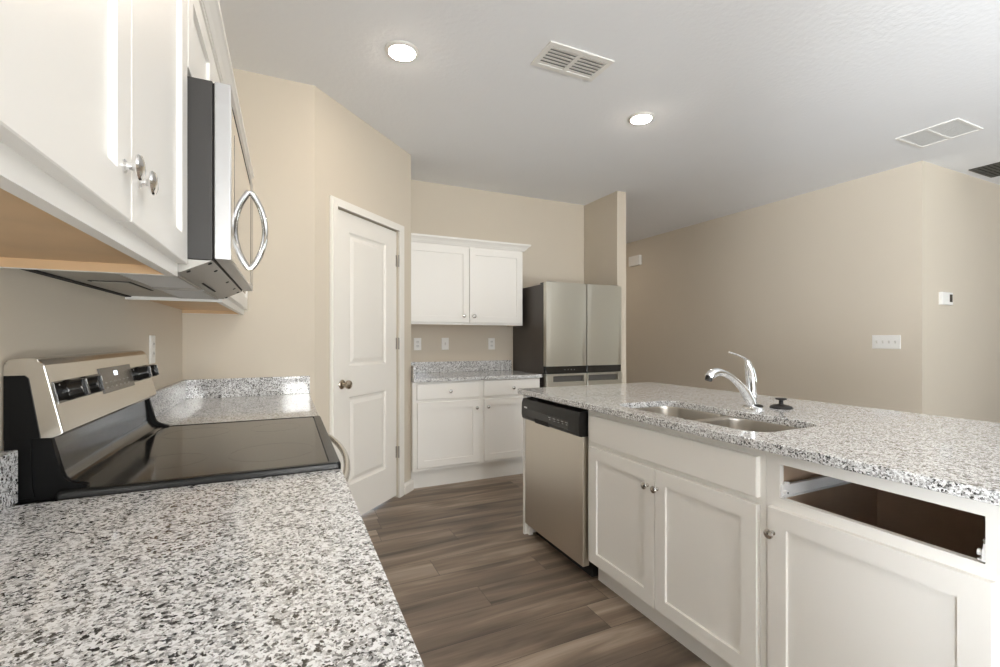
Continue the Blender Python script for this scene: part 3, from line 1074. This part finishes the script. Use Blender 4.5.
# ------------------------------------------------------------------ island
IX = 1.887
fr = FI(IX)
sinkcab = base_cabinet('white island sink cabinet with two doors below a wide false drawer front', fr, 0.966, 1.916, 0.60, 0.112,
             [('false', (0.986, 1.882, 0.722, 0.853), None), ('door', (1.4385, 1.884, 0.126, 0.697), (1.474, 0.622)), ('door', (0.986, 1.4350, 0.126, 0.699), (1.4195, 0.622))],
             [(0.966, 1.006, 0.112, 0.881), (1.864, 1.916, 0.112, 0.881), (1.006, 1.864, 0.112, 0.150), (1.006, 1.864, 0.845, 0.881), (1.006, 1.864, 0.685, 0.735), (1.415, 1.455, 0.15, 0.685)], 0.062, base=(2.18, 1.44, 0))
dcab = base_cabinet('white island cabinet with an empty drawer opening above one door', fr, 0.372, 0.965, 0.60, 0.112,
             [('door', (0.444, 0.9475, 0.122, 0.708), (0.9305, 0.631))],
             [(0.372, 0.461, 0.112, 0.881), (0.922, 0.965, 0.112, 0.881), (0.461, 0.922, 0.112, 0.155), (0.461, 0.922, 0.843, 0.881), (0.461, 0.922, 0.690, 0.738)], 0.062, base=(2.18, 0.67, 0))
# brown inside of the drawer opening
b = B()
box(b, IX + 0.0195, 2.4725, 0.3905, 0.3935, 0.133, 0.8795)
box(b, IX + 0.0195, 2.4725, 0.9435, 0.9465, 0.133, 0.8795)
box(b, 2.4695, 2.4725, 0.3936, 0.9434, 0.133, 0.8795)
box(b, IX + 0.0195, 2.4694, 0.3936, 0.9434, 0.133, 0.137)
obj('drawer_bay', b, M_BROWN, dcab, smooth=False)['label'] = 'dark brown inside of the open drawer bay'
for y0, s in ((0.9215, -1), (0.4615, 1)):
    b = B()
    ys = sorted((y0, y0 + s * 0.004))
    box(b, IX + 0.004, 2.44, ys[0], ys[1], 0.744, 0.781)
    ys = sorted((y0, y0 + s * 0.014))
    box(b, IX + 0.004, 2.44, ys[0], ys[1], 0.742, 0.7455)
    box(b, IX + 0.030, 2.44, ys[0], ys[1], 0.7775, 0.781)
    prism(b, [(IX + 0.001, 0.742), (IX + 0.040, 0.742), (IX + 0.040, 0.784), (IX + 0.022, 0.788), (IX + 0.008, 0.778), (IX + 0.001, 0.760)], lambda u, v, n: (u, n, v), *sorted((y0, y0 + s * 0.006)))
    lathe(b, [(0.0075, 0.0), (0.0075, 0.010), (0.002, 0.0102)], lambda u, v, n: (u, y0 + s * (0.006 + n), v), IX + 0.014, 0.757, 14)
    sl = obj('drawer_slide', b, M_SLIDE, dcab)
    sl['label'] = 'white metal drawer slide'
    b = B()
    lathe(b, [(0.003, 0.0), (0.003, 0.0110)], lambda u, v, n: (u, y0 + s * (0.006 + n), v), IX + 0.014, 0.757, 10)
    obj('roller_hole', b, M_DARK, sl)
# end panels and bar-side back of the island
b = B(); box(b, 1.862, 2.489, 2.556, 2.576, 0.0, 0.881, bev=0.0015)
EP = obj('end_panel', b, M_WHITE)
tag(EP, 'narrow white end panel of the island beside the dishwasher', 'end panel')
b = B(); box(b, 1.885, 1.912, 2.535, 2.5555, 0.0, 0.072)
obj('foot_block', b, M_TRIM, EP)
b = B(); box(b, 2.490, 2.505, 0.352, 2.576, 0.0, 0.881)
BP = obj('back_panel', b, M_WHITE)
tag(BP, 'white backing along the bar side of the island', 'back panel')
b = B(); box(b, 1.880, 2.489, 0.352, 0.3705, 0.0, 0.881)
tag(obj('end_panel', b, M_WHITE), 'white panel closing the near end of the island', 'end panel')
for y in (0.7, 1.5, 2.2):
    b = B()
    prism(b, [(2.5052, 0.881), (2.80, 0.881), (2.78, 0.85), (2.56, 0.78), (2.54, 0.64), (2.5052, 0.62)], FY, y - 0.02, y + 0.02)
    obj('bracket', b, M_WHITE, BP)

# dishwasher
DW = thing('dishwasher', 'stainless dishwasher with black control panel at the end of the island', 'dishwasher', (2.16, 2.24, 0))
dy0, dy1 = 1.929, 2.551
b = B(); box(b, 1.905, 2.47, dy0 + 0.006, dy1 - 0.006, 0.10, 0.868)
obj('tub', b, M_PLASTB, DW)
b = B(); box(b, 1.935, 2.45, dy0 + 0.02, dy1 - 0.02, 0.0, 0.099)
obj('kick_plate', b, M_DARK, DW)
b = B(); box(b, 1.8635, 1.9045, dy0, dy1, 0.074, 0.734, bev=0.005)
obj('door', b, M_STEELV, DW)
b = B()
cpp = [(1.9045, 0.7345), (1.852, 0.7345), (1.8435, 0.742), (1.838, 0.765), (1.840, 0.835), (1.848, 0.860), (1.9045, 0.864)]
prism(b, cpp, FY, dy0, dy1, bev=0.003)
cpn = obj('control_panel', b, M_PLASTB, DW)
b = B(); prism(b, [(1.8388, 0.757), (1.8372, 0.764), (1.8385, 0.802), (1.8405, 0.802), (1.842, 0.764)], FY, 2.02, 2.50)
inl = obj('glossy_inlay', b, M_BLACK, cpn)
for y in (2.03, 2.07, 2.11, 2.15, 2.20):
    for dl, z0, z1 in ((0.022, 0.790, 0.793), (0.014, 0.779, 0.781)):
        b = B()
        box(b, 1.8364, 1.8378, y, y + dl, z0, z1)
        obj('button_print', b, M_MARK, inl)
b = B(); box(b, 1.8383, 1.8395, 2.478, 2.515, 0.806, 0.815)
obj('maker_badge', b, simple('badge_silver', (0.6, 0.6, 0.6), 0.3), cpn)
b = B(); prism(b, [(1.8425, 0.7335), (1.860, 0.7335), (1.860, 0.760), (1.8370, 0.760)], FY, 2.235, 2.385)
obj('hand_pocket', b, M_DARK, cpn)

# sink
SK = thing('sink', 'stainless double-bowl undermount sink in the island top', 'sink', (2.13, 1.425, 0.70))
b = B()
flz = 0.8805
outer = ring(b, [(x, y, flz) for x, y in rrect(HOLE[0] - 0.022, HOLE[1] + 0.030, HOLE[2] - 0.022, HOLE[3] + 0.022, 0.09, 6)])
loops = [outer]
BW = ((1.944, 2.330, 1.445, 1.808), (1.944, 2.330, 1.027, 1.405))
for x0, x1, y0, y1 in BW:
    prev = None
    first = None
    for ins, z, r in ((0.0, flz, 0.085), (0.001, flz - 0.010, 0.085), (0.004, 0.76, 0.082), (0.008, 0.715, 0.078), (0.018, 0.695, 0.07), (0.040, 0.686, 0.055), (0.09, 0.682, 0.04)):
        cur = ring(b, [(x, y, z) for x, y in rrect(x0 + ins, x1 - ins, y0 + ins, y1 - ins, r, 6)])
        if prev:
            bridge(b, prev, cur)
        else:
            first = cur
        prev = cur
    b.faces.new(prev)
    loops.append(first)
fill(b, loops)
obj('basin', b, M_SINK, SK)
for x0, x1, y0, y1 in BW:
    b = B()
    lathe(b, [(0.045, 0.683), (0.045, 0.6845), (0.036, 0.6850), (0.034, 0.6835), (0.012, 0.6832), (0.003, 0.6832)], FUP(0), (x0 + x1) / 2, (y0 + y1) / 2, 24)
    obj('drain', b, M_CHROME, SK)

# faucet
FC_ = thing('faucet', 'chrome single-lever pull-out faucet behind the sink', 'faucet', (2.43, 1.42, CT_Z))
b = B()
lathe(b, [(0.034, CT_Z), (0.034, CT_Z + 0.006), (0.031, CT_Z + 0.011), (0.022, CT_Z + 0.016), (0.004, CT_Z + 0.017)], FUP(0), 2.432, 1.412, 28, su=1.0, sv=1.45)
obj('base_plate', b, M_CHROME, FC_)
b = B()
pp = spline([(2.432, 1.417, CT_Z + 0.012, 0.023), (2.420, 1.418, 0.952, 0.022), (2.398, 1.421, 0.986, 0.0205), (2.366, 1.425, 1.020, 0.0165), (2.330, 1.430, 1.050, 0.0145), (2.295, 1.434, 1.070, 0.0145),
             (2.260, 1.438, 1.082, 0.0170), (2.230, 1.441, 1.083, 0.0200), (2.205, 1.444, 1.075, 0.0210), (2.190, 1.446, 1.062, 0.0185)], 4)
tube(b, [p[:3] for p in pp], [p[3] for p in pp], 18)
sp_ = obj('spout', b, M_CHROME, FC_)
b = B()
tube(b, [(2.195, 1.4455, 1.064), (2.1885, 1.446, 1.048)], [0.0165, 0.0150], 16)
obj('spray_nozzle', b, M_PLASTB, sp_)
b = B()
pp = spline([(2.432, 1.417, 0.930, 0.021), (2.432, 1.416, 0.985, 0.0225), (2.428, 1.416, 1.040, 0.0235), (2.420, 1.417, 1.085, 0.0210), (2.411, 1.418, 1.115, 0.0160), (2.402, 1.419, 1.134, 0.0095)], 4)
tube(b, [p[:3] for p in pp], [p[3] for p in pp], 18)
obj('valve_body', b, M_CHROME, FC_)
b = B()
pp = spline([(2.408, 1.418, 1.117, 0.0105), (2.396, 1.420, 1.138, 0.0085), (2.372, 1.424, 1.152, 0.0070), (2.340, 1.429, 1.163, 0.0066), (2.306, 1.434, 1.172, 0.0055)], 4)
tube(b, [p[:3] for p in pp], [p[3] for p in pp], 14, flat=0.6)
obj('lever', b, M_CHROME, FC_)
b = B()
lathe(b, [(0.017, CT_Z + 0.012), (0.019, CT_Z + 0.017), (0.014, CT_Z + 0.022), (0.004, CT_Z + 0.024)], FUP(0), 2.440, 1.388, 18)
obj('black_base_disc', b, M_PLASTB, FC_)  # small black disc beside the foot of the valve body

# disposal stopper
b = B()
lathe(b, [(0.046, CT_Z), (0.047, CT_Z + 0.004), (0.043, CT_Z + 0.010), (0.030, CT_Z + 0.015), (0.012, CT_Z + 0.018), (0.009, CT_Z + 0.022), (0.009, CT_Z + 0.036), (0.013, CT_Z + 0.038),
          (0.0225, CT_Z + 0.040), (0.0235, CT_Z + 0.043), (0.022, CT_Z + 0.046), (0.004, CT_Z + 0.0465)], FUP(0), 2.572, 1.372, 28)
tag(obj('sink_stopper', b, M_RUBBER), 'black rubber disposal stopper lying on the island top', 'stopper')


# ------------------------------------------------------------------ outlets, switches, small wall devices
def plate(name, label, cat, fr, u, v, kind, group=None, wid=0.072, hgt=0.116):
    p = fr(u, v - hgt / 2, 0)
    t = thing(name, label, cat, p, group)
    b = B()
    panel_front(b, fr, u - wid / 2, u + wid / 2, v - hgt / 2, v + hgt / 2, 0.006, [], [], ch=0.003)
    obj('cover_plate', b, M_PLAST, t, smooth=False)
    if kind == 'outlet':
        for s in (-1, 1):
            b = B()
            lathe(b, [(0.0175, 0.006), (0.0175, 0.0078), (0.003, 0.0080)], fr, u, v + s * 0.0195, 20, su=0.95, sv=0.8)
            rc = obj('receptacle', b, simple('receptacle_plastic', (0.70, 0.69, 0.665), 0.4), t)
            b = B()
            for du in (-0.006, 0.006):
                prism(b, [(u + du - 0.001, v + s * 0.0195 - 0.001), (u + du + 0.001, v + s * 0.0195 - 0.001), (u + du + 0.001, v + s * 0.0195 + 0.007), (u + du - 0.001, v + s * 0.0195 + 0.007)], fr, 0.008, 0.0084)
            obj('slots', b, M_DARK, rc)
    else:
        n = 4 if kind == 'gang' else 1
        for k in range(n):
            uu = u + (k - (n - 1) / 2) * 0.0465
            b = B()
            prism(b, [(uu - 0.006, v - 0.013), (uu + 0.006, v - 0.013), (uu + 0.006, v + 0.013), (uu - 0.006, v + 0.013)], fr, 0.006, 0.0068)
            prism(b, [(uu - 0.0042, v - 0.001), (uu + 0.0042, v - 0.001), (uu + 0.0035, v + 0.011), (uu - 0.0035, v + 0.011)], fr, 0.0068, 0.0155)
            obj('toggle', b, simple('toggle_plastic', (0.62, 0.60, 0.56), 0.4), t)
    return t


fr = FB(YB)
plate('outlet', 'white duplex outlet on the back wall, leftmost above the short counter', 'outlet', fr, 1.627, 1.184, 'outlet')
plate('light_switch', 'white single switch between the two outlets above the short counter', 'light switch', fr, 1.900, 1.186, 'switch')
plate('outlet', 'white duplex outlet on the back wall closest to the refrigerator', 'outlet', fr, 2.393, 1.184, 'outlet')
plate('outlet', 'white outlet on the range wall just beyond the control panel', 'outlet', FL(0.0), 2.315, 1.188, 'outlet')
plate('light_switch', 'wide white four-toggle switch plate on the beige hall wall', 'light switch', FI(XR), 2.256, 1.206, 'gang', wid=0.214, hgt=0.122)
TH = thing('thermostat', 'small white thermostat on the pale living room wall', 'thermostat', (5.71, 2.0, 1.53))
fr = FB(2.0)
b = B(); panel_front(b, fr, 5.625, 5.815, 1.530, 1.640, 0.024, [], [], ch=0.004)
obj('housing', b, M_PLAST, TH, smooth=False)
b = B(); prism(b, [(5.755, 1.555), (5.803, 1.555), (5.803, 1.622), (5.755, 1.622)], fr, 0.0238, 0.0252)
obj('screen', b, M_GLASSB, TH)
b = B(); box(b, XR - 0.05, XR, 5.36, 5.60, 2.352, 2.502, bev=0.008)
dc = tag(obj('door_chime', b, M_PLAST), 'white door chime box high on the hall wall by the partition', 'door chime')
b = B()
for k in range(5):
    box(b, XR - 0.0515, XR - 0.0495, 5.40 + 0.034 * k, 5.412 + 0.034 * k, 2.38, 2.475)
obj('grille', b, M_TRIM, dc)

# ------------------------------------------------------------------ ceiling: lights, registers
def can_light(label, x, y):
    t = thing('recessed_light', label, 'ceiling light', (x, y, CZ), 'recessed ceiling lights')
    b = B()
    lathe(b, [(0.088, -0.0005), (0.088, 0.004), (0.084, 0.008), (0.070, 0.012), (0.067, 0.010), (0.067, 0.0)], FDN(CZ), x, y, 40, cap=False)
    obj('trim_ring', b, M_PLAST, t)
    b = B()
    lathe(b, [(0.0665, 0.009), (0.062, 0.014), (0.048, 0.0195), (0.026, 0.0225), (0.004, 0.0235)], FDN(CZ), x, y, 36)
    obj('lens', b, M_LENS, t)
    return t


can_light('round glowing recessed light above the pantry side of the aisle', 1.050, 2.385)
can_light('round glowing recessed light above the island', 2.688, 2.421)
can_light('round recessed light over the aisle behind the camera', 1.05, 0.35)
can_light('round recessed light over the near end of the island', 2.69, 0.35)
can_light('round recessed light in the hall behind the partition', 4.35, 5.75)


def register(name, label, x0, x1, y0, y1, nslat, mat, inner, split='x', border=0.03, along='x', tilt=0.6):
    t = thing(name, label, 'air vent', ((x0 + x1) / 2, (y0 + y1) / 2, CZ))
    xm, ym = (x0 + x1) / 2, (y0 + y1) / 2
    b = B()
    def fb(a, c, d, e):
        box(b, a, c, d, e, CZ - 0.008, CZ - 0.0002, bev=0.0015)
    fb(x0, x1, y0, y0 + border); fb(x0, x1, y1 - border, y1)
    fb(x0, x0 + border, y0 + border, y1 - border); fb(x1 - border, x1, y0 + border, y1 - border)
    if split == 'x':
        fb(xm - 0.012, xm + 0.012, y0 + border, y1 - border)
        cells = [(x0 + border, xm - 0.012, y0 + border, y1 - border), (xm + 0.012, x1 - border, y0 + border, y1 - border)]
    else:
        fb(x0 + border, x1 - border, ym - 0.008, ym + 0.008)
        cells = [(x0 + border, x1 - border, y0 + border, ym - 0.008), (x0 + border, x1 - border, ym + 0.008, y1 - border)]
    obj('frame', b, mat, t)
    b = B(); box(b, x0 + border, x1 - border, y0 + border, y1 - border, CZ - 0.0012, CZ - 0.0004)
    obj('duct_shadow', b, inner, t)  # flat backing: duct shade put into its colour; filter in the return grille
    for a, c, d, e in cells:
        for k in range(nslat):
            b = B()
            if along == 'x':
                st = (e - d) / nslat
                y = d + st * (k + 0.5)
                prism(b, [(y - st * 0.42, CZ - 0.0065), (y - st * 0.36, CZ - 0.0075), (y + st * 0.42, CZ - 0.0030), (y + st * 0.36, CZ - 0.0020)], lambda u, v, n: (n, u, v), a, c)
            else:
                st = (c - a) / nslat
                x = a + st * (k + 0.5)
                prism(b, [(x - st * 0.46, CZ - 0.0065), (x - st * 0.40, CZ - 0.0075), (x + st * 0.46, CZ - 0.0030), (x + st * 0.40, CZ - 0.0020)], lambda u, v, n: (u, n, v), d, e)
            obj('slat', b, mat, t, smooth=False)
    return t


register('ceiling_register', 'white two-column ceiling air register between the two recessed lights', 1.708, 2.108, 1.982, 2.196, 6, M_PLAST, simple('duct_shade_grey', (0.16, 0.16, 0.155), 0.8))
register('return_grille', 'flat white return air grille in the living room ceiling', 4.63, 5.005, 1.510, 1.868, 20, M_PLAST, simple('filter_white', (0.74, 0.735, 0.72), 0.8), split='y', border=0.018, along='y')
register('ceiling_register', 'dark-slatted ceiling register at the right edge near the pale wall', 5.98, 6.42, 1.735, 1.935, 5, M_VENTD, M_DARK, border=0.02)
